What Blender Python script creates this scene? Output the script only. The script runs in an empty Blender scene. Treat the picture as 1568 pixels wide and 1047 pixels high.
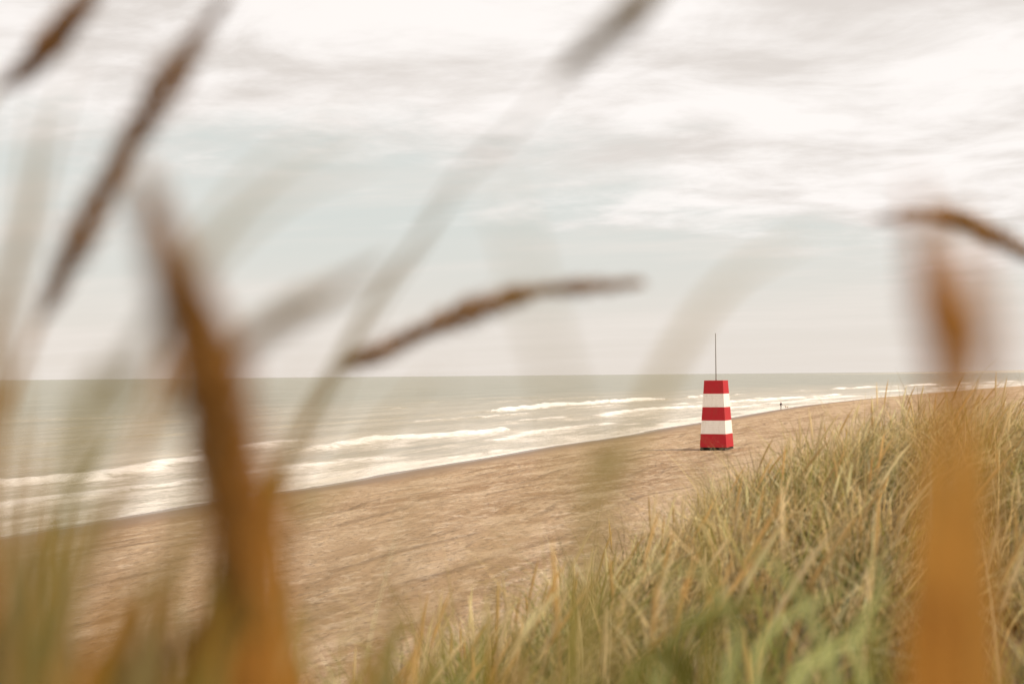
import bpy, math, numpy as np
from mathutils import Vector, Matrix
rng = np.random.default_rng(7)
H = 8.5
scene = bpy.context.scene
scene.view_settings.view_transform = 'Standard'
scene.view_settings.look = 'None'
scene.view_settings.exposure = 0

# ---------------------------------------------------------------- camera
cam_d = bpy.data.cameras.new("camera"); cam = bpy.data.objects.new("camera", cam_d)
scene.collection.objects.link(cam)
cam_d.lens = 50; cam_d.sensor_width = 36; cam_d.clip_start = 0.05; cam_d.clip_end = 60000
R = Matrix.Rotation(math.radians(90+1.34), 4, 'X') @ Matrix.Rotation(math.radians(-0.5), 4, 'Z')
cam.matrix_world = Matrix.Translation((0, 0, H)) @ R
cam_d.dof.use_dof = True; cam_d.dof.focus_distance = 80; cam_d.dof.aperture_fstop = 2.0
scene.camera = cam
R3 = R.to_3x3()
def bearing(a, b, d):
    """world point at distance d (along view axis) on a bearing taken from the standpoint"""
    v = R3 @ Vector(((a-784)/2178*d, (523.5-b)/2178*d, -d))
    return np.array([v.x, v.y, v.z+H])

# ---------------------------------------------------------------- noise helpers
def vnoise(x, y, seed=0):
    x = np.asarray(x, float); y = np.asarray(y, float)
    xi = np.floor(x).astype(np.int64); yi = np.floor(y).astype(np.int64)
    fx = x-xi; fy = y-yi; fx = fx*fx*(3-2*fx); fy = fy*fy*(3-2*fy)
    def h(i, j):
        n = (i*374761393 + j*668265263 + seed*974711) & 0x7fffffff
        n = ((n ^ (n >> 13))*1274126177) & 0x7fffffff
        return ((n ^ (n >> 16)) & 0xffff)/65535.0
    return (h(xi, yi)*(1-fx)+h(xi+1, yi)*fx)*(1-fy)+(h(xi, yi+1)*(1-fx)+h(xi+1, yi+1)*fx)*fy
def fbm(x, y, o=4, seed=0):
    s = 0; a = .5; t = 0
    for k in range(o):
        s = s+a*vnoise(x*2**k, y*2**k, seed+k*17); t += a; a *= .5
    return s/t
def sst(e0, e1, x):
    t = np.clip((x-e0)/(e1-e0), 0, 1); return t*t*(3-2*t)

_sy = [-3000, -400, -100, 0, 76, 97, 117, 151, 195, 244, 375, 544, 819, 1500, 4000, 40000]
_sx = [-1100, -190, -88, -53, -27.5, -20.2, -13.6, -1.5, 14, 31, 78, 154, 295, 700, 2300, 28000]
_fy = np.concatenate([np.arange(-3000, 1600, 2.0), np.geomspace(1600, 40000, 400)])
_fx = np.interp(_fy, _sy, _sx)
_k = np.ones(21)/21
_sm = np.convolve(_fx, _k, 'same'); _fx[20:2250] = _sm[20:2250]
_fx = _fx + (fbm(_fy/28, _fy*0, 2, 5)-.5)*3.0
def Xs(y): return np.interp(y, _fy, _fx)
NX, NY = .93, -.36            # inland direction
def inland(x, y):
    a = (x-Xs(y))/NX
    for _ in range(12): a = (x-Xs(y-NY*a))/NX
    return a
def ground(x, y, a=None):
    x = np.asarray(x, float); y = np.asarray(y, float)
    if a is None: a = inland(x, y)
    beach = np.where(a < 0, a*.05, 1.3*(1-np.exp(-np.maximum(a, 0)/14)))+sst(20, 45, a)*.25
    beach = np.maximum(beach, -4)
    beach = beach + (fbm(x/9, y/9, 3, 3)-.5)*.25*sst(4, 14, a)
    far = sst(30, 75, y)
    foot = 38+18*far; top = 50.0+28*far
    hgt = 5.6*(1-far)+(3.2+2.0*(fbm(x/22, y/30, 3, 9)-.5))*far
    back = 1-.35*sst(60, 95, a)
    dune = hgt*sst(0, 1, (a-foot)/(top-foot))*back
    dune = dune + sst(foot, top, a)*((fbm(x/3.1, y/3.1, 3, 21)-.5)*.55+(fbm(x/11, y/11, 2, 4)-.5)*.3)
    dune = dune + .42*np.exp(-((x-4.6)**2/4+(y-15.5)**2/14)) + .20*np.exp(-((x-2.4)**2/2.5+(y-12)**2/7)) + .18*np.exp(-((x-.5)**2/1.8+(y-7.6)**2/7))
    return beach + dune

# ---------------------------------------------------------------- mesh helper
def mesh_obj(name, verts, faces, mat, smooth=False, attrs=None, uv=None, cols=None, mats=None, midx=None):
    me = bpy.data.meshes.new(name)
    verts = np.asarray(verts, np.float32)
    if isinstance(faces, np.ndarray):
        n, k = faces.shape
        me.vertices.add(len(verts)); me.vertices.foreach_set('co', verts.ravel())
        me.loops.add(n*k); me.loops.foreach_set('vertex_index', faces.ravel().astype(np.int32))
        me.polygons.add(n); me.polygons.foreach_set('loop_start', (np.arange(n)*k).astype(np.int32))
        me.update(calc_edges=True)
    else:
        me.from_pydata([tuple(v) for v in verts.tolist()], [], faces); me.update()
    if attrs:
        for an, av in attrs.items():
            at = me.attributes.new(an, 'FLOAT', 'POINT'); at.data.foreach_set('value', np.asarray(av, np.float32))
    if uv is not None:
        at = me.attributes.new('st', 'FLOAT_VECTOR', 'POINT'); at.data.foreach_set('vector', np.asarray(uv, np.float32).ravel())
    if cols is not None:
        at = me.color_attributes.new('col', 'FLOAT_COLOR', 'POINT')
        at.data.foreach_set('color', np.concatenate([cols, np.ones((len(cols), 1))], 1).astype(np.float32).ravel())
    for m in (mats or [mat]): me.materials.append(m)
    if midx is not None: me.polygons.foreach_set('material_index', np.asarray(midx, np.int32))
    if smooth: me.polygons.foreach_set('use_smooth', np.ones(len(me.polygons), bool))
    ob = bpy.data.objects.new(name, me); scene.collection.objects.link(ob)
    return ob
def grid_faces(nr, nc):
    i = np.arange(nr-1)[:, None]*nc+np.arange(nc-1)[None, :]
    return np.stack([i, i+1, i+nc+1, i+nc], -1).reshape(-1, 4)

# ---------------------------------------------------------------- node helper
class NT:
    def __init__(s, tree): s.t = tree; s.n = tree.nodes; s.l = tree.links; s.n.clear()
    def new(s, ty, **kw):
        return s.n.new(ty)
    def set(s, sock, v):
        if isinstance(v, bpy.types.NodeSocket): s.l.new(v, sock)
        elif v is not None:
            sock.default_value = v
    def math(s, op, a, b=None, c=None, clamp=False):
        nd = s.n.new('ShaderNodeMath'); nd.operation = op; nd.use_clamp = clamp
        s.set(nd.inputs[0], a)
        if b is not None: s.set(nd.inputs[1], b)
        if c is not None: s.set(nd.inputs[2], c)
        return nd.outputs[0]
    def mix(s, f, a, b, blend='MIX'):
        nd = s.n.new('ShaderNodeMix'); nd.data_type = 'RGBA'; nd.blend_type = blend
        s.set(nd.inputs[0], f)
        for i, v in ((6, a), (7, b)):
            if isinstance(v, tuple): v = (*v[:3], 1)
            s.set(nd.inputs[i], v)
        return nd.outputs[2]
    def ss(s, x, e0, e1):
        nd = s.n.new('ShaderNodeMapRange'); nd.interpolation_type = 'SMOOTHSTEP'
        s.set(nd.inputs[0], x); nd.inputs[1].default_value = e0; nd.inputs[2].default_value = e1
        return nd.outputs[0]
    def vec(s, x, y, z=0.0):
        nd = s.n.new('ShaderNodeCombineXYZ'); s.set(nd.inputs[0], x); s.set(nd.inputs[1], y); s.set(nd.inputs[2], z)
        return nd.outputs[0]
    def scale(s, v, sc):
        nd = s.n.new('ShaderNodeVectorMath'); nd.operation = 'MULTIPLY'; s.l.new(v, nd.inputs[0]); nd.inputs[1].default_value = sc
        return nd.outputs[0]
    def noise(s, v, sc=1, det=4, rough=.5, dist=0):
        nd = s.n.new('ShaderNodeTexNoise'); s.l.new(v, nd.inputs['Vector'])
        nd.inputs['Scale'].default_value = sc; nd.inputs['Detail'].default_value = det
        nd.inputs['Roughness'].default_value = rough; nd.inputs['Distortion'].default_value = dist
        return nd.outputs[0]
    def attr(s, name, out='Fac'):
        nd = s.n.new('ShaderNodeAttribute'); nd.attribute_name = name; return nd.outputs[out]
def newmat(name):
    m = bpy.data.materials.new(name); m.use_nodes = True; t = NT(m.node_tree)
    out = t.new('ShaderNodeOutputMaterial'); return m, t, out
def princ(t, out, base, rough, normal=None, spec=.5):
    p = t.new('ShaderNodeBsdfPrincipled'); t.set(p.inputs['Base Color'], (*base, 1) if isinstance(base, tuple) else base)
    t.set(p.inputs['Roughness'], rough); t.set(p.inputs['Specular IOR Level'], spec)
    if normal is not None: t.l.new(normal, p.inputs['Normal'])
    t.l.new(p.outputs[0], out.inputs[0]); return p
def bump(t, h, strength, dist, normal=None):
    b = t.new('ShaderNodeBump'); b.inputs['Strength'].default_value = strength; b.inputs['Distance'].default_value = dist
    t.l.new(h, b.inputs['Height'])
    if normal is not None: t.l.new(normal, b.inputs['Normal'])
    return b.outputs[0]

# ---------------------------------------------------------------- world / sky
SUN_EL = math.radians(42); sdx, sdy = .89, -.45
sun_rot = math.atan2(sdx, sdy)
w = bpy.data.worlds.new("World"); scene.world = w; w.use_nodes = True
t = NT(w.node_tree); out = t.new('ShaderNodeOutputWorld')
sky = t.new('ShaderNodeTexSky'); sky.sky_type = 'NISHITA'; sky.sun_disc = False
sky.sun_elevation = SUN_EL; sky.sun_rotation = sun_rot; sky.dust_density = 3; sky.altitude = 10
bgs = t.new('ShaderNodeBackground'); t.l.new(sky.outputs[0], bgs.inputs[0]); bgs.inputs[1].default_value = .1
tc = t.new('ShaderNodeTexCoord'); sp = t.new('ShaderNodeSeparateXYZ'); t.l.new(tc.outputs['Generated'], sp.inputs[0])
dx, dy, dz = sp.outputs
zc = t.math('MAXIMUM', dz, 0.0); zp = t.math('ADD', zc, .11)
q = t.vec(t.math('DIVIDE', dx, zp), t.math('DIVIDE', dy, zp))
mp = t.new('ShaderNodeMapping'); t.l.new(q, mp.inputs[0]); mp.inputs['Rotation'].default_value = (0, 0, math.radians(14)); mp.inputs['Location'].default_value = (5.3, 1.2, 0)
q = mp.outputs[0]
n1 = t.noise(q, 1.0, 9, .6, .15)
n2 = t.noise(t.scale(q, (1.0, 1.1, 1)), 1.6, 9, .56, .4)
n3 = t.noise(t.scale(q, (.45, 1.2, 1)), .9, 8, .6, .1)
n4 = t.noise(t.scale(q, (1.0, 1.2, 1)), 5.0, 7, .56, .4)
edge = t.math('MULTIPLY_ADD', dx, -.17, .142)
e = t.math('ADD', t.math('SUBTRACT', zc, edge), t.math('MULTIPLY', t.math('SUBTRACT', n1, .5), .22))
e = t.math('ADD', e, t.math('MULTIPLY', t.math('SUBTRACT', n4, .5), .045))
cm = t.ss(e, -.035, .035)
br = t.ss(t.math('ADD', n2, t.math('MULTIPLY', t.math('SUBTRACT', n4, .5), .28)), .32, .64)
br = t.math('ADD', br, t.math('MULTIPLY', dx, .22), clamp=True)
ccol = t.mix(br, (.745, .69, .645), (1.0, .95, .915))
hz = t.ss(zc, .0, .12)
haze = t.mix(hz, (.85, .775, .70), (.715, .74, .70))
st = t.ss(n3, .38, .70)
haze = t.mix(t.math('MULTIPLY', st, .7), haze, (.90, .83, .765))
colr = t.mix(cm, haze, ccol)
bgc = t.new('ShaderNodeBackground'); t.l.new(colr, bgc.inputs[0]); bgc.inputs[1].default_value = 1.02
mx = t.new('ShaderNodeMixShader'); t.l.new(t.math('MULTIPLY_ADD', cm, .06, .93), mx.inputs[0])
t.l.new(bgs.outputs[0], mx.inputs[1]); t.l.new(bgc.outputs[0], mx.inputs[2]); t.l.new(mx.outputs[0], out.inputs[0])

sl = bpy.data.lights.new("sun", 'SUN'); sl.energy = 4.0; sl.angle = math.radians(.8); sl.color = (1, .87, .68)
so = bpy.data.objects.new("sun", sl); scene.collection.objects.link(so)
sd = Vector((sdx*math.cos(SUN_EL), sdy*math.cos(SUN_EL), math.sin(SUN_EL)))
so.rotation_euler = sd.to_track_quat('Z', 'Y').to_euler(); so.location = (30, -20, 60)

# ---------------------------------------------------------------- sand
m_sand, t, out = newmat("sand")
st_ = t.attr('st', 'Vector'); sp = t.new('ShaderNodeSeparateXYZ'); t.l.new(st_, sp.inputs[0]); S, A = sp.outputs[0], sp.outputs[1]
nb = t.noise(t.scale(st_, (.022, .14, 1)), 1, 5, .6, .3)
nm = t.noise(t.scale(st_, (.14, .38, 1)), 1, 6, .68, .3)
nf = t.noise(t.scale(st_, (.6, 1.05, 1)), 1, 8, .72, .3)
ng = t.noise(t.scale(st_, (1.9, 2.7, 1)), 1, 6, .72)
col = t.mix(t.ss(nb, .36, .62), (.33, .205, .108), (.46, .315, .19))
col = t.mix(t.math('MULTIPLY', t.ss(nm, .46, .63), .8), col, (.56, .41, .27))
col = t.mix(t.math('MULTIPLY', t.ss(nf, .51, .64), .6), col, (.66, .51, .37))
col = t.mix(t.math('MULTIPLY', t.ss(ng, .55, .66), .65), col, (.16, .095, .042))
# tyre tracks
wob = t.math('MULTIPLY', t.noise(t.scale(st_, (.03, .0, 1)), 1, 2, .5), 12)
Aw = t.math('ADD', A, wob)
trk = None
for c0, wd in ((17.0, .3), (18.9, .3), (24.5, .3), (26.4, .3), (31.5, .3), (33.3, .3), (38.0, .3), (21.3, .22)):
    b = t.math('SUBTRACT', 1.0, t.ss(t.math('ABSOLUTE', t.math('SUBTRACT', Aw, c0)), wd*.4, wd*1.6))
    trk = b if trk is None else t.math('MAXIMUM', trk, b)
trk = t.math('MULTIPLY', trk, t.ss(t.noise(t.scale(st_, (.08, .4, 1)), 1, 3, .6), .42, .6))
col = t.mix(t.math('MULTIPLY', trk, .5), col, (.19, .115, .055))
# debris specks
sn = t.noise(t.scale(st_, (1.6, 2.6, 1)), 1.6, 2, .5)
spk = t.math('MULTIPLY', t.ss(sn, .71, .76), t.ss(A, 6, 12))
col = t.mix(spk, col, (.05, .03, .015))
wet = t.math('SUBTRACT', 1.0, t.ss(t.math('ADD', A, t.math('MULTIPLY', nb, 6)), 6.0, 13))
shn = t.math('SUBTRACT', 1.0, t.ss(t.math('ADD', A, t.math('MULTIPLY', nm, 3)), 2.0, 4.5))
col = t.mix(wet, col, (.21, .13, .07))
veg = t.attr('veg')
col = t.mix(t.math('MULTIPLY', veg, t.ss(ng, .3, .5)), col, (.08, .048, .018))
col = t.mix(t.math('MULTIPLY', veg, .85), col, (.09, .055, .022))  # brown litter under grass, painted darker still for shade between the blades
vor = t.new('ShaderNodeTexVoronoi'); t.l.new(t.scale(st_, (1.1, 1.7, 1)), vor.inputs['Vector']); vor.inputs['Scale'].default_value = 1.2
vh = t.ss(vor.outputs['Distance'], .0, .55)
hh = t.math('ADD', t.math('MULTIPLY', vh, .7), t.math('MULTIPLY', nf, 1.8))
hh = t.math('ADD', hh, t.math('MULTIPLY', nm, .9))
hh = t.math('SUBTRACT', hh, t.math('MULTIPLY', trk, .5))
hh = t.math('MULTIPLY', hh, t.math('SUBTRACT', 1.0, t.math('MULTIPLY', wet, .96)))
nrm = bump(t, hh, 1.0, .25)
nrm = bump(t, t.math('MULTIPLY', ng, t.math('SUBTRACT', 1.0, wet)), .9, .08, nrm)
rough = t.math('MULTIPLY_ADD', wet, -.35, .92)
rough = t.math('MULTIPLY_ADD', shn, -.35, rough)
princ(t, out, col, rough, nrm, .4)

def spaced(*segs):
    r = []
    for a, b, s in segs: r.append(np.arange(a, b, s))
    return np.concatenate(r)
yy = np.concatenate([[-3000, -1200, -500, -250], spaced((-150, 4, 6), (4, 52, .35), (52, 150, 1.2)), np.geomspace(150, 38000, 130)])
aa = np.concatenate([spaced((-60, -10, 5), (-10, 34, 1.0), (34, 62, .3), (62, 110, 1.5)), np.geomspace(110, 4000, 30)])
Y, A_ = np.meshgrid(yy, aa, indexing='ij')
Wx = Xs(Y)+NX*A_; Wy = Y+NY*A_
Z = ground(Wx, Wy, A_)
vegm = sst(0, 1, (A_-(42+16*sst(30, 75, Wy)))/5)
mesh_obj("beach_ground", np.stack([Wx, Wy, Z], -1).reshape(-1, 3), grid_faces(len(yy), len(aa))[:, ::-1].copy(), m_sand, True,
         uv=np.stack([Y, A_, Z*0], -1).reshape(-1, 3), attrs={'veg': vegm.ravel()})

# ---------------------------------------------------------------- sea
m_sea, t, out = newmat("sea_water")
st_ = t.attr('st', 'Vector'); foam = t.attr('foam'); crest = t.attr('crest'); sp = t.new('ShaderNodeSeparateXYZ'); t.l.new(st_, sp.inputs[0])
T_ = sp.outputs[1]
fn = t.noise(t.scale(st_, (.08, .55, 1)), 1, 10, .76, .9)
fl = t.noise(t.scale(st_, (.9, 1.7, 1)), 1, 7, .78, .6)
fn2 = t.noise(t.scale(st_, (.014, .10, 1)), 1, 7, .66, .4)
k = t.math('ADD', t.math('MULTIPLY', t.math('SUBTRACT', fn, .5), 2.4), t.math('MULTIPLY', t.math('SUBTRACT', fl, .5), 2.2))
ff = t.ss(t.math('ADD', foam, k), .25, 1.05)
fc = t.ss(t.math('ADD', crest, t.math('MULTIPLY', k, .5)), .28, .80)
wc = t.math('MULTIPLY', t.ss(fn2, .58, .72), t.ss(fn, .50, .70))
ff = t.math('MAXIMUM', ff, t.math('MULTIPLY', wc, .5))
wcol = t.mix(t.ss(T_, 20, 220), (.43, .37, .275), (.27, .265, .20))
shal = t.math('SUBTRACT', 1.0, t.ss(T_, 10, 75))
wcol = t.mix(t.math('MULTIPLY', shal, t.ss(fn, .38, .62)), wcol, (.60, .53, .44))
wcol = t.mix(t.ss(fn2, .35, .65), t.mix(.3, wcol, (.45, .42, .35)), t.mix(.4, wcol, (.14, .14, .095)))
col = t.mix(ff, wcol, (.74, .68, .61))
col = t.mix(fc, col, (.84, .79, .74))
w1 = t.noise(t.scale(st_, (.10, .4, 1)), 1, 6, .6, .3)
w2 = t.noise(t.scale(st_, (1.0, 2.0, 1)), 1, 6, .65)
nrm = bump(t, w1, 1.0, 1.0); nrm = bump(t, w2, .8, .18, nrm); nrm = bump(t, t.math('MULTIPLY', ff, fl), .6, .25, nrm)
princ(t, out, col, t.math('MULTIPLY_ADD', ff, .5, .33), nrm, .38)
yy = np.concatenate([[-3000, -1500, -700, -400, -200], spaced((-120, 30, 5), (30, 270, .6), (270, 520, 1.6)), np.geomspace(520, 39000, 120)])
tt = np.concatenate([spaced((-9, 50, .4), (50, 90, .6), (90, 160, 1.6)), np.geomspace(160, 22000, 60)])
Y, T = np.meshgrid(yy, tt, indexing='ij')
Wx = Xs(Y)-NX*T; Wy = Y-NY*T
Zs = np.zeros_like(Y); F = np.zeros_like(Y); C = np.zeros_like(Y)
near = 1-sst(900, 2000, Y)
lace = fbm(Y/4, T/1.4, 4, 61)
for k, (t0, amp, mseed, gain, th0) in enumerate([(5, .12, 1, .45, .40), (13, .22, 12, .75, .36), (25, .55, 2, 1.0, .32), (36, .28, 5, .65, .40), (50, .3, 8, .5, .42), (66, .95, 3, 1.15, .34), (98, .35, 4, .4, .40), (135, .35, 14, .3, .4)]):
    c = t0+(fbm(Y/45, Y*0+k, 5, mseed)-.5)*(11+t0*.16)+(fbm(Y/5, Y*0+k, 3, mseed+9)-.5)*2.0
    m = sst(th0, th0+.2, fbm(Y/32, Y*0+3*k, 4, mseed+40))
    u = T-c
    prof = np.where(u > 0, np.exp(-(u/3.0)**2), np.exp(-(u/1.0)**2))
    Zs += amp*(.25+.75*m)*prof*near*(.6+.9*lace)
    wv = .7+2.0*lace
    C += gain*m*np.where(u > 0, np.exp(-(u/.7)**2), np.exp(-(u/wv)**2))*near
    F += .7*gain**.5*m*np.where(u < 0, np.exp(u/(4+10*lace)), np.exp(-(u/1.4)**2))*near
F += .5*(1-sst(0, 6, T))*near + .5*sst(60, 10, T)*(fbm(Y/22, T/3.5, 4, 60)*1.9-.40)
C += .6*np.exp(-((T-.3-(fbm(Y/9, T*0, 3, 31)-.5)*1.5)/.7)**2)*near
Zs += .18*(fbm(Y/6, T/2.2, 3, 70)-.5)*sst(2, 20, T)
Zs += .1*np.exp(-np.abs(T-0)/3)*(fbm(Y/9, T*0, 2, 77)-.4)
mesh_obj("sea_water", np.stack([Wx, Wy, Zs], -1).reshape(-1, 3), grid_faces(len(yy), len(tt)), m_sea, True,
         uv=np.stack([Y, T, T*0], -1).reshape(-1, 3), attrs={'foam': np.clip(F, 0, 1.2).ravel(), 'crest': np.clip(C, 0, 1.2).ravel()})

# distant low coast beyond the bay
m_far, t, out = newmat("distant_coast")
tc = t.new('ShaderNodeTexCoord'); nn = t.noise(tc.outputs['Object'], .01, 4, .6)
princ(t, out, t.mix(nn, (.40, .38, .34), (.52, .48, .42)), .95)
n = 120; xs = np.linspace(1300, 6500, n); ys = 7000-xs*.12
hp = 19*sst(0, 1, (xs-1300)/1800)*(.55+.7*fbm(xs/420, xs*0, 4, 8))
v = []
for k, (oy, fz) in enumerate([(-60, -.0), (-20, .75), (60, 1.0), (500, .9), (900, 0)]):
    v.append(np.stack([xs, ys+oy, hp*fz-.3], -1))
v = np.concatenate(v)
mesh_obj("distant_coast_hills", v, grid_faces(5, n), m_far, True)

# ---------------------------------------------------------------- daymark tower
def paint(name, base, dirt):
    m, t, out = newmat(name)
    tc = t.new('ShaderNodeTexCoord')
    n = t.noise(t.scale(tc.outputs['Object'], (3, 3, .8)), 1, 6, .65)
    n2 = t.noise(tc.outputs['Object'], 14, 4, .6)
    c = t.mix(t.math('MULTIPLY', t.ss(n, .45, .72), .5), base, dirt)
    princ(t, out, c, .6, bump(t, n2, .3, .01), .3); return m
m_red = paint("red_paint", (.44, .014, .022), (.33, .04, .03))
m_white = paint("white_paint", (.85, .80, .74), (.68, .60, .51))
m_dark = paint("dark_timber", (.05, .04, .03), (.09, .07, .05))
m_steel = paint("grey_steel", (.16, .13, .10), (.12, .09, .07))
tx, ty = 19.9, 139.0
tz = float(ground(tx, ty))
tower = bpy.data.objects.new("daymark_beacon_tower", None); scene.collection.objects.link(tower)
tower.location = (tx, ty, tz); tower.rotation_euler = (0, 0, math.radians(-24))
def addpart(name, verts, faces, mat, mats=None, midx=None, parent=tower, smooth=False):
    ob = mesh_obj(name, verts, faces, mat, smooth, mats=mats, midx=midx); ob.parent = parent; return ob
base_z, top_z = .28, 6.75; hb, ht = 1.32, .93
def half(z): return hb+(ht-hb)*(z-base_z)/(top_z-base_z)
def boxv(x0, x1, y0, y1, z0, z1):
    return [(x0, y0, z0), (x1, y0, z0), (x1, y1, z0), (x0, y1, z0), (x0, y0, z1), (x1, y0, z1), (x1, y1, z1), (x0, y1, z1)]
BF = [(0, 3, 2, 1), (4, 5, 6, 7), (0, 1, 5, 4), (1, 2, 6, 5), (2, 3, 7, 6), (3, 0, 4, 7)]
band_h = (top_z-base_z)/5
nb_ = 6
for b in range(5):
    vs, fs = [], []
    for i in range(nb_):
        z0 = base_z+b*band_h+i*band_h/nb_+.0025; z1 = z0+band_h/nb_-.005
        h0, h1 = half(z0), half(z1); o = len(vs)
        for (hh_, z) in ((h0+.006, z0), (h1+.003, z1)):
            vs += [(-hh_, -hh_, z), (hh_, -hh_, z), (hh_, hh_, z), (-hh_, hh_, z)]
        fs += [tuple(o+k for k in f) for f in BF]
    addpart(["band_red_bottom", "band_white_lower", "band_red_middle", "band_white_upper", "band_red_top"][b], vs, fs, (m_red, m_white)[b % 2])
c0, c1 = half(base_z)-.03, half(top_z)-.03
vs = [(-c0, -c0, base_z), (c0, -c0, base_z), (c0, c0, base_z), (-c0, c0, base_z), (-c1, -c1, top_z-.02), (c1, -c1, top_z-.02), (c1, c1, top_z-.02), (-c1, c1, top_z-.02)]
addpart("inner_frame", vs, BF, m_dark)
vs, fs = [], []
for (x0, x1, y0, y1, z0, z1) in [(-1.25, -1.0, -1.5, 1.5, -.1, .2), (1.0, 1.25, -1.5, 1.5, -.1, .2), (-.12, .12, -1.45, 1.45, -.1, .2), (-1.3, 1.3, -1.2, -1.0, .2, .279), (-1.3, 1.3, 1.0, 1.2, .2, .279)]:
    o = len(vs); vs += boxv(x0, x1, y0, y1, z0, z1); fs += [tuple(o+k for k in f) for f in BF]
addpart("timber_skids", vs, fs, m_dark)
vs, fs = [], []
rings = [(top_z-.3, .06), (top_z+.15, .06), (top_z+.16, .05), (top_z+2.6, .042), (top_z+4.6, .032)]
for z, r in rings:
    vs += [(r*math.cos(k*math.pi/4), r*math.sin(k*math.pi/4), z) for k in range(8)]
for i in range(len(rings)-1):
    for k in range(8): fs.append((i*8+k, i*8+(k+1) % 8, i*8+8+(k+1) % 8, i*8+8+k))
fs.append(tuple(range(len(vs)-8, len(vs))))
addpart("mast", vs, fs, m_steel)

# ---------------------------------------------------------------- person and dog
def skin(name, pts, edges, radii, mat, parent):
    me = bpy.data.meshes.new(name); me.from_pydata(pts, edges, []); me.update(); me.materials.append(mat)
    ob = bpy.data.objects.new(name, me); scene.collection.objects.link(ob); ob.parent = parent
    md = ob.modifiers.new('skin', 'SKIN'); md.use_smooth_shade = True
    for i, r in enumerate(radii):
        me.skin_vertices[0].data[i].radius = (r, r) if not isinstance(r, tuple) else r
    me.skin_vertices[0].data[0].use_root = True
    ob.modifiers.new('sub', 'SUBSURF').levels = 1; ob.modifiers['sub'].render_levels = 1
    return ob
def flat(name, c, r=.85):
    m, t, out = newmat(name); tc = t.new('ShaderNodeTexCoord'); n = t.noise(tc.outputs['Object'], 9, 4, .6)
    princ(t, out, t.mix(n, tuple(x*.75 for x in c), tuple(min(1, x*1.2) for x in c)), r); return m
m_jack = flat("dark_jacket", (.06, .035, .045)); m_tr = flat("brown_trousers", (.10, .06, .05)); m_sk = flat("skin", (.5, .3, .22)); m_hair = flat("hair", (.08, .05, .03)); m_dog = flat("pale_dog_fur", (.62, .52, .42)); m_shoe = flat("shoes", (.04, .04, .04))
px_, py_ = 62.6, 332.0
per = bpy.data.objects.new("walking_person", None); scene.collection.objects.link(per)
per.location = (px_, py_, float(ground(px_, py_))); per.rotation_euler = (0, 0, math.radians(30))
skin("trousers", [(0, 0, .93), (-.09, 0, .88), (-.10, -.16, .50), (-.10, -.12, .10), (.09, 0, .88), (.10, .06, .48), (.10, .26, .14), (0, 0, 1.0)],
     [(0, 1), (1, 2), (2, 3), (0, 4), (4, 5), (5, 6), (0, 7)], [.13, .10, .075, .055, .10, .075, .055, .13], m_tr, per)
skin("shoes_front", [(-.10, -.10, .05), (-.10, -.20, .035), (-.10, -.31, .03)], [(0, 1), (1, 2)], [.05, .045, .035], m_shoe, per)
skin("shoes_back", [(.10, .28, .10), (.10, .20, .05), (.10, .10, .03)], [(0, 1), (1, 2)], [.05, .045, .035], m_shoe, per)
skin("jacket", [(0, 0, .93), (0, 0, 1.15), (0, -.01, 1.36), (0, -.02, 1.47), (-.19, 0, 1.40), (-.25, .06, 1.14), (-.25, -.06, .92), (.19, 0, 1.40), (.25, -.05, 1.14), (.26, -.22, .98)],
     [(0, 1), (1, 2), (2, 3), (2, 4), (4, 5), (5, 6), (2, 7), (7, 8), (8, 9)], [.17, .165, .17, .07, .08, .06, .045, .08, .06, .045], m_jack, per)
for sx, y0, z0, nm in ((-.25, -.06, .92, "hand_a"), (.26, -.22, .98, "hand_b")):
    P = [(sx, y0, z0), (sx, y0-.02, z0-.06)]; E = [(0, 1)]; Rr = [.026, .03]
    for k in range(4):
        o = len(P); fx = sx+(k-1.5)*.02; L = (.07, .08, .075, .06)[k]
        P += [(fx, y0-.03, z0-.09), (fx, y0-.045, z0-.09-L*.6), (fx, y0-.035, z0-.09-L)]; E += [(1, o), (o, o+1), (o+1, o+2)]; Rr += [.011, .009, .008]
    o = len(P); P += [(sx+.04, y0-.04, z0-.06), (sx+.05, y0-.06, z0-.1)]; E += [(1, o), (o, o+1)]; Rr += [.011, .009]
    skin(nm, P, E, Rr, m_sk, per)
skin("head", [(0, -.02, 1.47), (0, -.03, 1.55), (0, -.035, 1.63), (0, -.03, 1.70), (0, -.14, 1.62), (0, -.12, 1.575), (.085, -.02, 1.63), (-.085, -.02, 1.63)],
     [(0, 1), (1, 2), (2, 3), (2, 4), (1, 5), (2, 6), (2, 7)], [.05, .07, .095, .075, .012, .025, .02, .02], m_sk, per)
skin("hair", [(0, .01, 1.60), (0, .02, 1.67), (0, -.03, 1.73)], [(0, 1), (1, 2)], [.085, .10, .075], m_hair, per)
dog = bpy.data.objects.new("dog", None); scene.collection.objects.link(dog)
gx, gy = 63.8, 331.4
dog.location = (gx, gy, float(ground(gx, gy))); dog.rotation_euler = (0, 0, math.radians(-60))
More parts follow.
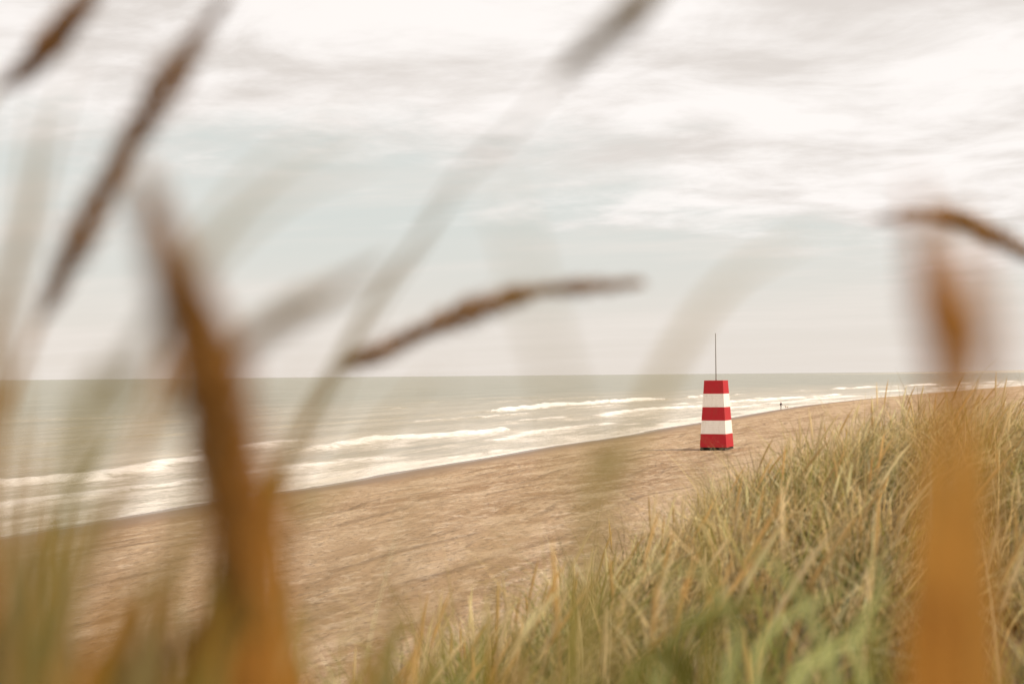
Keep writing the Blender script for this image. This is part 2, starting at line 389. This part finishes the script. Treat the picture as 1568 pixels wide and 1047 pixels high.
skin("body", [(0, .30, .58), (0, .0, .55), (0, -.28, .54), (0, -.42, .70), (0, -.52, .80), (0, -.66, .76), (0, -.72, .745),
              (.05, -.48, .90), (-.05, -.48, .90), (0, .42, .62), (0, .56, .78), (0, .64, .92),
              (.09, -.30, .40), (.09, -.27, .20), (.09, -.31, .03), (-.09, -.30, .40), (-.09, -.36, .20), (-.09, -.40, .03),
              (.09, .26, .38), (.09, .40, .20), (.09, .36, .03), (-.09, .24, .38), (-.09, .34, .20), (-.09, .28, .03)],
     [(0, 1), (1, 2), (2, 3), (3, 4), (4, 5), (5, 6), (4, 7), (4, 8), (0, 9), (9, 10), (10, 11), (2, 12), (12, 13), (13, 14), (2, 15), (15, 16), (16, 17), (0, 18), (18, 19), (19, 20), (0, 21), (21, 22), (22, 23)],
     [.12, .12, .15, .09, .085, .045, .03, .03, .03, .05, .03, .02, .055, .035, .035, .055, .035, .035, .07, .035, .035, .07, .035, .035], m_dog, dog)

# ---------------------------------------------------------------- grass material
def grassmat(name, trans=.40):
    m, t, out = newmat(name)
    c = t.attr('col', 'Color')
    d = t.new('ShaderNodeBsdfDiffuse'); t.l.new(c, d.inputs[0])
    tr = t.new('ShaderNodeBsdfTranslucent'); t.l.new(c, tr.inputs[0])
    g = t.new('ShaderNodeBsdfGlossy'); g.inputs['Roughness'].default_value = .45; g.inputs[0].default_value = (1, .95, .85, 1)
    a = t.new('ShaderNodeMixShader'); a.inputs[0].default_value = trans; t.l.new(d.outputs[0], a.inputs[1]); t.l.new(tr.outputs[0], a.inputs[2])
    b = t.new('ShaderNodeMixShader'); b.inputs[0].default_value = .03; t.l.new(a.outputs[0], b.inputs[1]); t.l.new(g.outputs[0], b.inputs[2])
    t.l.new(b.outputs[0], out.inputs[0]); return m
m_grass = grassmat("marram_grass")

class Acc:
    def __init__(s): s.v = []; s.f = []; s.c = []; s.n = 0
    def add(s, v, f, c): s.v.append(v); s.f.append(f+s.n); s.c.append(c); s.n += len(v)
    def build(s, name, mat): return mesh_obj(name, np.concatenate(s.v), np.concatenate(s.f), mat, False, cols=np.clip(np.concatenate(s.c), 0, .9))

def blades(acc, root, h, leanx, leany, droop, width, face, cbase, cmid, ctip, L=6):
    N = len(root); tt = np.linspace(0, 1, L)[None, :]
    hh = h[:, None]
    lx = leanx[:, None]; ly = leany[:, None]; dr = droop[:, None]
    cx = root[:, 0:1]+hh*lx*(.35*tt+.65*tt**2.2); cy = root[:, 1:2]+hh*ly*(.35*tt+.65*tt**2.2)
    cz = root[:, 2:3]+hh*(tt-dr*tt**3)
    wv = width[:, None]*(1-tt**1.6*.93)*.5
    fx = np.cos(face)[:, None]; fy = np.sin(face)[:, None]
    P0 = np.stack([cx-fx*wv, cy-fy*wv, cz], -1); P1 = np.stack([cx+fx*wv, cy+fy*wv, cz+wv*.5], -1)
    V = np.stack([P0, P1], 2).reshape(N, L*2, 3)
    k = np.arange(L-1)*2
    base = np.stack([k, k+1, k+3, k+2], -1)
    Fc = (np.arange(N)[:, None, None]*L*2+base[None]).reshape(-1, 4)
    t3 = tt[..., None]
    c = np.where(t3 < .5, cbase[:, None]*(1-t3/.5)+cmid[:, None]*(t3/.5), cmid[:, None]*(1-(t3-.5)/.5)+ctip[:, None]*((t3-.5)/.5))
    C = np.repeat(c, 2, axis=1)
    acc.add(V.reshape(-1, 3), Fc, C.reshape(-1, 3))

GREEN = np.array([.145, .165, .024]); OLIVE = np.array([.25, .20, .035]); STRAW = np.array([.70, .47, .18]); PALE = np.array([.90, .73, .43]); OCHRE = np.array([.54, .28, .042])
acc = Acc()
def scatter(ntuft, x0, x1, y0, y1, per, hs, wscale=1.0, tuft=.11):
    x = rng.uniform(x0, x1, ntuft); y = rng.uniform(y0, y1, ntuft); a = inland(x, y)
    far = sst(30, 75, y)
    dens = sst(0, 1, (a-(42+16*far))/5)*sst(.22, .52, fbm(x/1.3, y/1.3, 2, 33)+.10)
    k = rng.random(ntuft) < dens; x = x[k]; y = y[k]
    n = len(x)*per
    dry = np.repeat(np.clip(fbm(x/.9, y/.9, 2, 90)*2.6-.9+rng.normal(0, .22, len(x))+.45*sst(6, 13, y), 0, 1), per)
    th = np.repeat(rng.uniform(.55, 1.28, len(x)), per)
    tl = np.repeat(rng.normal(0, .28, len(x)), per); tl2 = np.repeat(rng.normal(0, .22, len(x)), per)
    tb = np.repeat(rng.uniform(.5, 1.35, len(x)), per)[:, None]
    ang = rng.uniform(0, 2*np.pi, n); r = np.abs(rng.normal(0, tuft, n))
    X = np.repeat(x, per)+r*np.cos(ang); Yb = np.repeat(y, per)+r*np.sin(ang)
    Zb = ground(X, Yb)-.02
    h = hs*th*rng.uniform(.4, 1.12, n)
    sp_ = rng.uniform(.05, .75, n)
    lx = .18+tl+sp_*np.cos(ang)+rng.normal(0, .16, n); ly = tl2+sp_*np.sin(ang)+rng.normal(0, .16, n)+.05
    dr = rng.uniform(.02, .65, n)
    isdry = (rng.random(n) < (.14+.72*dry))[:, None]
    j = rng.uniform(.45, 1.5, (n, 1))*tb
    gm = GREEN*(1-dry[:, None]*.5)+OLIVE*dry[:, None]*.7
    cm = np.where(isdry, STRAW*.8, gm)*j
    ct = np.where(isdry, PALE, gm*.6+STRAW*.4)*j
    cb = np.where(isdry, OCHRE*.2, gm*.18)*j  # blade bases coloured extra dark, painting in the shade of gaps between tufts
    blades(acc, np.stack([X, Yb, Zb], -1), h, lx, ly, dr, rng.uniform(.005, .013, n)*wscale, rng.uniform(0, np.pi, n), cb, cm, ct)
    ns = max(1, int(len(x)*.6)); i = rng.integers(0, len(x), ns)
    X = x[i]+rng.normal(0, .1, ns); Yb = y[i]+rng.normal(0, .1, ns); Zb = ground(X, Yb)
    return X, Yb, Zb
seeds = []
seeds.append(scatter(4000, -5, 12, 2.2, 24, 32, .96))
seeds.append(scatter(1100, 1, 34, 24, 75, 26, .75, 1.6, .2))
seeds.append(scatter(500, -4, 14, -6, 2.2, 14, .5))

def frame(P):
    T = np.gradient(P, axis=0); T /= np.linalg.norm(T, axis=1)[:, None]+1e-9
    ref = np.array([0.1, 1.0, 0.05]); U = np.cross(T, ref); U /= np.linalg.norm(U, axis=1)[:, None]+1e-9
    return T, U, np.cross(T, U)
def tube(acc, P, rad, col, sides=6):
    T, U, V = frame(P); a = np.arange(sides)*2*np.pi/sides
    ring = P[:, None]+rad[:, None, None]*(np.cos(a)[None, :, None]*U[:, None]+np.sin(a)[None, :, None]*V[:, None])
    n = len(P); i = np.arange(n-1)[:, None]*sides; k = np.arange(sides)[None]
    F_ = np.stack([i+k, i+(k+1) % sides, i+sides+(k+1) % sides, i+sides+k], -1).reshape(-1, 4)
    acc.add(ring.reshape(-1, 3), F_, np.repeat(col, sides, axis=0))
def ribbon(acc, P, w, col):
    T, U, V = frame(P)
    a = P-U*w[:, None]*.5+V*w[:, None]*.12; b = P+U*w[:, None]*.5+V*w[:, None]*.12
    X = np.stack([a, P, b], 1).reshape(-1, 3); n = len(P); i = np.arange(n-1)[:, None]*3; k = np.arange(2)[None]
    F_ = np.stack([i+k, i+k+1, i+k+4, i+k+3], -1).reshape(-1, 4)
    acc.add(X, F_, np.repeat(col, 3, axis=0))
def spikelets(acc, P, rad, col, n):
    T, U, V = frame(P); i = rng.integers(0, len(P), n); a = rng.uniform(0, 2*np.pi, n)
    o = P[i]+T[i]*rng.normal(0, .004, n)[:, None]
    rd = np.cos(a)[:, None]*U[i]+np.sin(a)[:, None]*V[i]; r = rad[i][:, None]
    L = rng.uniform(.009, .020, n)[:, None]
    b0 = o+rd*r*.3; tip = o+rd*r*1.75+T[i]*L; sd = np.cross(T[i], rd)*.0018
    mid = (b0+tip)/2+rd*r*.2
    X = np.stack([b0, mid-sd, tip, mid+sd], 1).reshape(-1, 3)
    acc.add(X, np.arange(n*4).reshape(n, 4), np.repeat(col[None]*rng.uniform(.7, 1.35, (n, 1)), 4, axis=0))
def spline(pts, m=10):
    p = np.array(pts); p = np.vstack([2*p[0]-p[1], p, 2*p[-1]-p[-2]]); o = []
    for i in range(1, len(p)-2):
        for u in np.linspace(0, 1, m, endpoint=False):
            o.append(.5*((2*p[i])+(-p[i-1]+p[i+1])*u+(2*p[i-1]-5*p[i]+4*p[i+1]-p[i+2])*u*u+(-p[i-1]+3*p[i]-3*p[i+1]+p[i+2])*u**3))
    o.append(p[-2]); return np.array(o)

for (X, Yb, Zb) in seeds:
    for x, y, z in zip(X, Yb, Zb):
        h = rng.uniform(.65, 1.12); l = rng.uniform(-.05, .45); ly = rng.normal(0, .12)
        P = np.array([[x+l*h*s**1.8, y+ly*h*s, z+h*(s-.08*s**3)] for s in np.linspace(0, 1, 9)])
        c = (STRAW if rng.random() < .5 else PALE)*rng.uniform(.75, 1.15)
        r = np.array([.0018]*6+[.0078, .0072, .001])
        tube(acc, P, r, np.repeat(c[None], 9, 0)*np.array([.7]*6+[1, 1, 1])[:, None], 4)
acc.build("dune_grass", m_grass)

# ---------------------------------------------------------------- foreground marram stalks
fg = Acc()
def path(pts, d):
    W = [bearing(p[0], p[1], p[2] if len(p) > 2 else d) for p in pts]
    r0 = W[0]; dirv = (W[0]-W[1]); dirv /= np.linalg.norm(dirv)
    gz = float(ground(r0[0], r0[1]))
    drop = r0[2]-gz
    dv = np.array([dirv[0]*.5, dirv[1], -1.0])
    roots = [r0+dv*np.array([drop*.75, .1*drop, drop]), r0+dv*np.array([drop*.45, .05*drop, drop*.5])]
    return W, roots
def stalk(pts, d, head_from, col, hcol, rw=.0025, hr=.006):
    W, roots = path(pts, d)
    P = spline(roots+W[:head_from+1], 10)
    tube(fg, P, np.full(len(P), rw), np.repeat(col[None], len(P), 0))
    Hd = spline(W[head_from:], 12); s = np.linspace(0, 1, len(Hd))
    bump_ = 1+.28*np.interp(s*9, np.arange(11), rng.uniform(-1, 1, 11))
    rad = hr*np.clip(np.sin(np.pi*(s*.86+.10))**.7, .15, 1)*bump_
    tube(fg, Hd, rad*.75, np.repeat(hcol[None], len(Hd), 0)*np.repeat(rng.uniform(.75, 1.2, (len(Hd), 1)), 3, 1)); spikelets(fg, Hd, rad, hcol, 460)
def leaf(pts, d, col, w=.007, tip=None):
    W, roots = path(pts, d); P = spline(roots+W, 10); s = np.linspace(0, 1, len(P))
    tip = col if tip is None else tip
    ribbon(fg, P, w*(1-s**2.5*.9), col[None]*(1-s[:, None])+tip[None]*s[:, None])
HB = np.array([.38, .195, .05]); HO = np.array([.54, .26, .045]); HD = np.array([.13, .06, .02]); GR = np.array([.23, .205, .035]); GD = np.array([.14, .135, .022]); GL = np.array([.48, .51, .20]); TP = np.array([.54, .40, .18])
stalk([(-40, 800), (10, 620), (60, 490), (130, 350), (200, 220), (265, 115), (335, 10)], 1.1, 2, OCHRE*.8, HB*.85, .003, .0098)
stalk([(-90, 260), (-40, 180), (0, 135), (45, 100), (95, 42), (160, -30)], 1.15, 2, TP*.8, HB, .003, .008)
stalk([(300, 1080), (365, 920), (400, 790), (450, 680), (520, 565), (620, 520), (720, 477), (820, 447), (965, 434)], 1.55, 4, OCHRE*.8, HB*.88, .003, .0114)
stalk([(420, 1100), (408, 960), (385, 820), (350, 670), (312, 540), (275, 440), (230, 310)], .60, 2, HO*.9, HB*1.1, .004, .008)
stalk([(395, 1100), (392, 960), (375, 850), (335, 700), (300, 580), (270, 450)], .66, 1, HO, HB*1.1, .004, .008)
stalk([(440, 1100), (425, 980), (395, 870), (360, 740), (315, 590)], .72, 1, HO, HO*.75, .004, .009)
stalk([(370, 1100), (380, 960), (365, 830), (330, 700), (312, 540)], .75, 1, HO, HB*.8, .004, .009)
stalk([(410, 1100), (420, 960), (400, 800), (360, 650), (330, 520)], .62, 1, HO*.9, HO, .004, .008)
stalk([(190, 1100), (270, 1000), (330, 930), (372, 870), (345, 770), (322, 690), (318, 580)], 1.1, 2, HD*1.4, HD*1.7, .0045, .010)
stalk([(1680, 470), (1620, 415), (1568, 386), (1520, 360), (1480, 341), (1430, 329), (1360, 334)], 1.6, 1, OCHRE*.8, HB*.9, .003, .009)
stalk([(420, 830), (480, 690), (560, 500), (640, 375), (700, 280), (780, 205), (860, 112), (930, 52), (1015, -25)], .9, 6, TP*.7, TP*.75, .0013, .0055)
leaf([(340, 900), (420, 730), (500, 590), (570, 465), (640, 370), (700, 290)], 1.15, GR*.8, .0100, TP*.6)
leaf([(900, 880), (950, 720), (1030, 550), (1120, 430), (1240, 360)], .7, GR*1.2, .009, TP)
leaf([(110, 820), (190, 600), (280, 420), (400, 270), (550, 175)], .6, GR, .007, TP*.8)
leaf([(60, 900), (200, 560), (300, 420), (430, 300), (580, 230)], .6, GR, .007, TP*.8)
stalk([(200, 720), (260, 630), (330, 565), (420, 495), (540, 430)], .75, 1, OCHRE, TP, .002, .0042)
leaf([(-20, 650), (20, 450), (45, 260), (60, 140)], .75, TP*.75, .008)
leaf([(-10, 600), (40, 380), (80, 210), (125, 70)], .75, TP*.7, .007)
leaf([(930, 1100), (880, 700), (810, 430), (785, 340), (740, 270)], .45, GR, .0045, TP)
leaf([(-30, 1080), (20, 960), (80, 840), (130, 740), (220, 600)], 1.1, GD, .012, GR)
leaf([(30, 1100), (100, 900), (180, 740), (270, 620)], 1.0, GR, .010, TP*.8)
leaf([(90, 1100), (150, 840), (230, 660), (280, 560)], .9, TP*.7, .008, TP*.8)
leaf([(280, 1100), (400, 800), (480, 620), (540, 520)], 1.3, GR, .009, GR)
leaf([(540, 1100), (650, 950), (750, 850), (840, 740), (905, 630)], .8, OCHRE*.8, .007, TP)
leaf([(380, 900), (480, 780), (570, 670), (660, 570)], .9, GR, .009, TP)
leaf([(950, 1100), (1010, 1000), (1080, 935), (1190, 920)], 1.7, GL, .017)
leaf([(1090, 1100), (1088, 920), (1078, 800), (1070, 715)], 1.6, GR*1.1, .011)
leaf([(740, 1100), (748, 960), (772, 865)], 2.0, GR*1.2, .011)
leaf([(570, 1100), (600, 990), (645, 940)], 2.0, GR*1.3, .013)
leaf([(1200, 1100), (1270, 1000), (1355, 958)], 1.6, GL*1.3, .018)
leaf([(1000, 1100), (1040, 960), (1000, 850)], 1.8, GL*.8, .012)
leaf([(868, 1100), (875, 930), (865, 838)], 2.6, GR*1.2, .013)
leaf([(1290, 1100), (1240, 940), (1185, 865), (1120, 835)], 1.7, GL, .013)
leaf([(1060, 1100), (1050, 1020), (1120, 930), (1190, 900)], 1.4, GD, .016)
leaf([(1150, 1100), (1170, 980), (1230, 930), (1300, 900)], 1.9, GL*1.2, .015)
leaf([(1050, 1100), (1020, 1010), (1060, 950), (1140, 945)], 1.3, GD, .016)
leaf([(960, 1100), (1010, 1000), (1060, 960), (1150, 930)], 1.5, GD*1.2, .015)
leaf([(1100, 1100), (1130, 970), (1080, 880), (1010, 870)], 1.8, GL*.9, .013)
leaf([(1330, 1100), (1310, 980), (1350, 900), (1330, 850)], 2.0, GL*1.1, .012)
# clumps of leaves
def clump(n, x0, x1, d0, d1, t0, t1, s0, s1, cols, w0, w1):
    for _ in range(n):
        x = rng.uniform(x0, x1); d = rng.uniform(d0, d1); ty_ = rng.uniform(t0, t1); s = rng.uniform(s0, s1)
        c = cols[rng.integers(0, len(cols))]*rng.uniform(.8, 1.2)
        leaf([(x-s, 1120), (x-s*.5, (1110+ty_)/2+20), (x, ty_)], d, c, rng.uniform(w0, w1), c)
clump(90, -90, 130, .9, 1.6, 760, 1000, -20, 110, [HO*.7, OCHRE*.75, OCHRE*.6, GD*1.2, GD, GR*.8, HB*.8], .009, .015)
clump(20, -70, 60, .7, 1.2, 420, 760, -20, 80, [HO*.8, OCHRE, TP*.8], .007, .010)
clump(52, 310, 455, .9, 1.5, 740, 1000, -50, 30, [HO*.8, HO*.6, OCHRE*.7, HB*.7, GD], .007, .012)
clump(50, 200, 370, 1.0, 1.7, 830, 1000, -10, 90, [GD, GD*1.2, HD*1.6, HD*2, GR*.8, OCHRE*.6], .009, .015)
clump(14, 200, 700, .6, .9, 520, 800, 60, 260, [TP*.8, OCHRE*.8, GR], .006, .008)
clump(60, 430, 860, 1.5, 2.8, 920, 1040, -60, 70, [GR, GR*1.3, OCHRE*.8, STRAW*.7, GL*.7], .008, .013)
clump(26, 860, 1400, 1.4, 2.6, 900, 1040, -60, 110, [GR*1.2, GL*.9, GL*.7, GD*1.2, GR], .009, .015)
# tall dry culm bundle standing close at the right
WG = np.array([.68, .38, .085])
for i in range(130):
    x = 1460+rng.uniform(-50, 50); d = rng.uniform(.60, .84)
    ty_ = 480+(rng.random()**.5)*330 if i < 75 else rng.uniform(640, 1000)
    c = WG*rng.uniform(.75, 1.15)
    xb = 1455+(x-1460)*1.35+rng.normal(0, 6)
    leaf([(xb, 1130), (xb*.6+x*.4, 1130*.55+ty_*.45), (x, ty_)], d, c*np.array([.78, .62, .34]), rng.uniform(.0045, .007), c)
stalk([(1470, 1100), (1452, 760), (1440, 640), (1434, 540), (1420, 440), (1410, 350)], .55, 2, HO, HO*1.2, .003, .0036)
stalk([(1480, 1100), (1498, 760), (1500, 620), (1490, 540), (1476, 440)], .45, 2, WG, WG*1.1, .003, .0040)
fg.build("foreground_marram_stalks", m_grass)
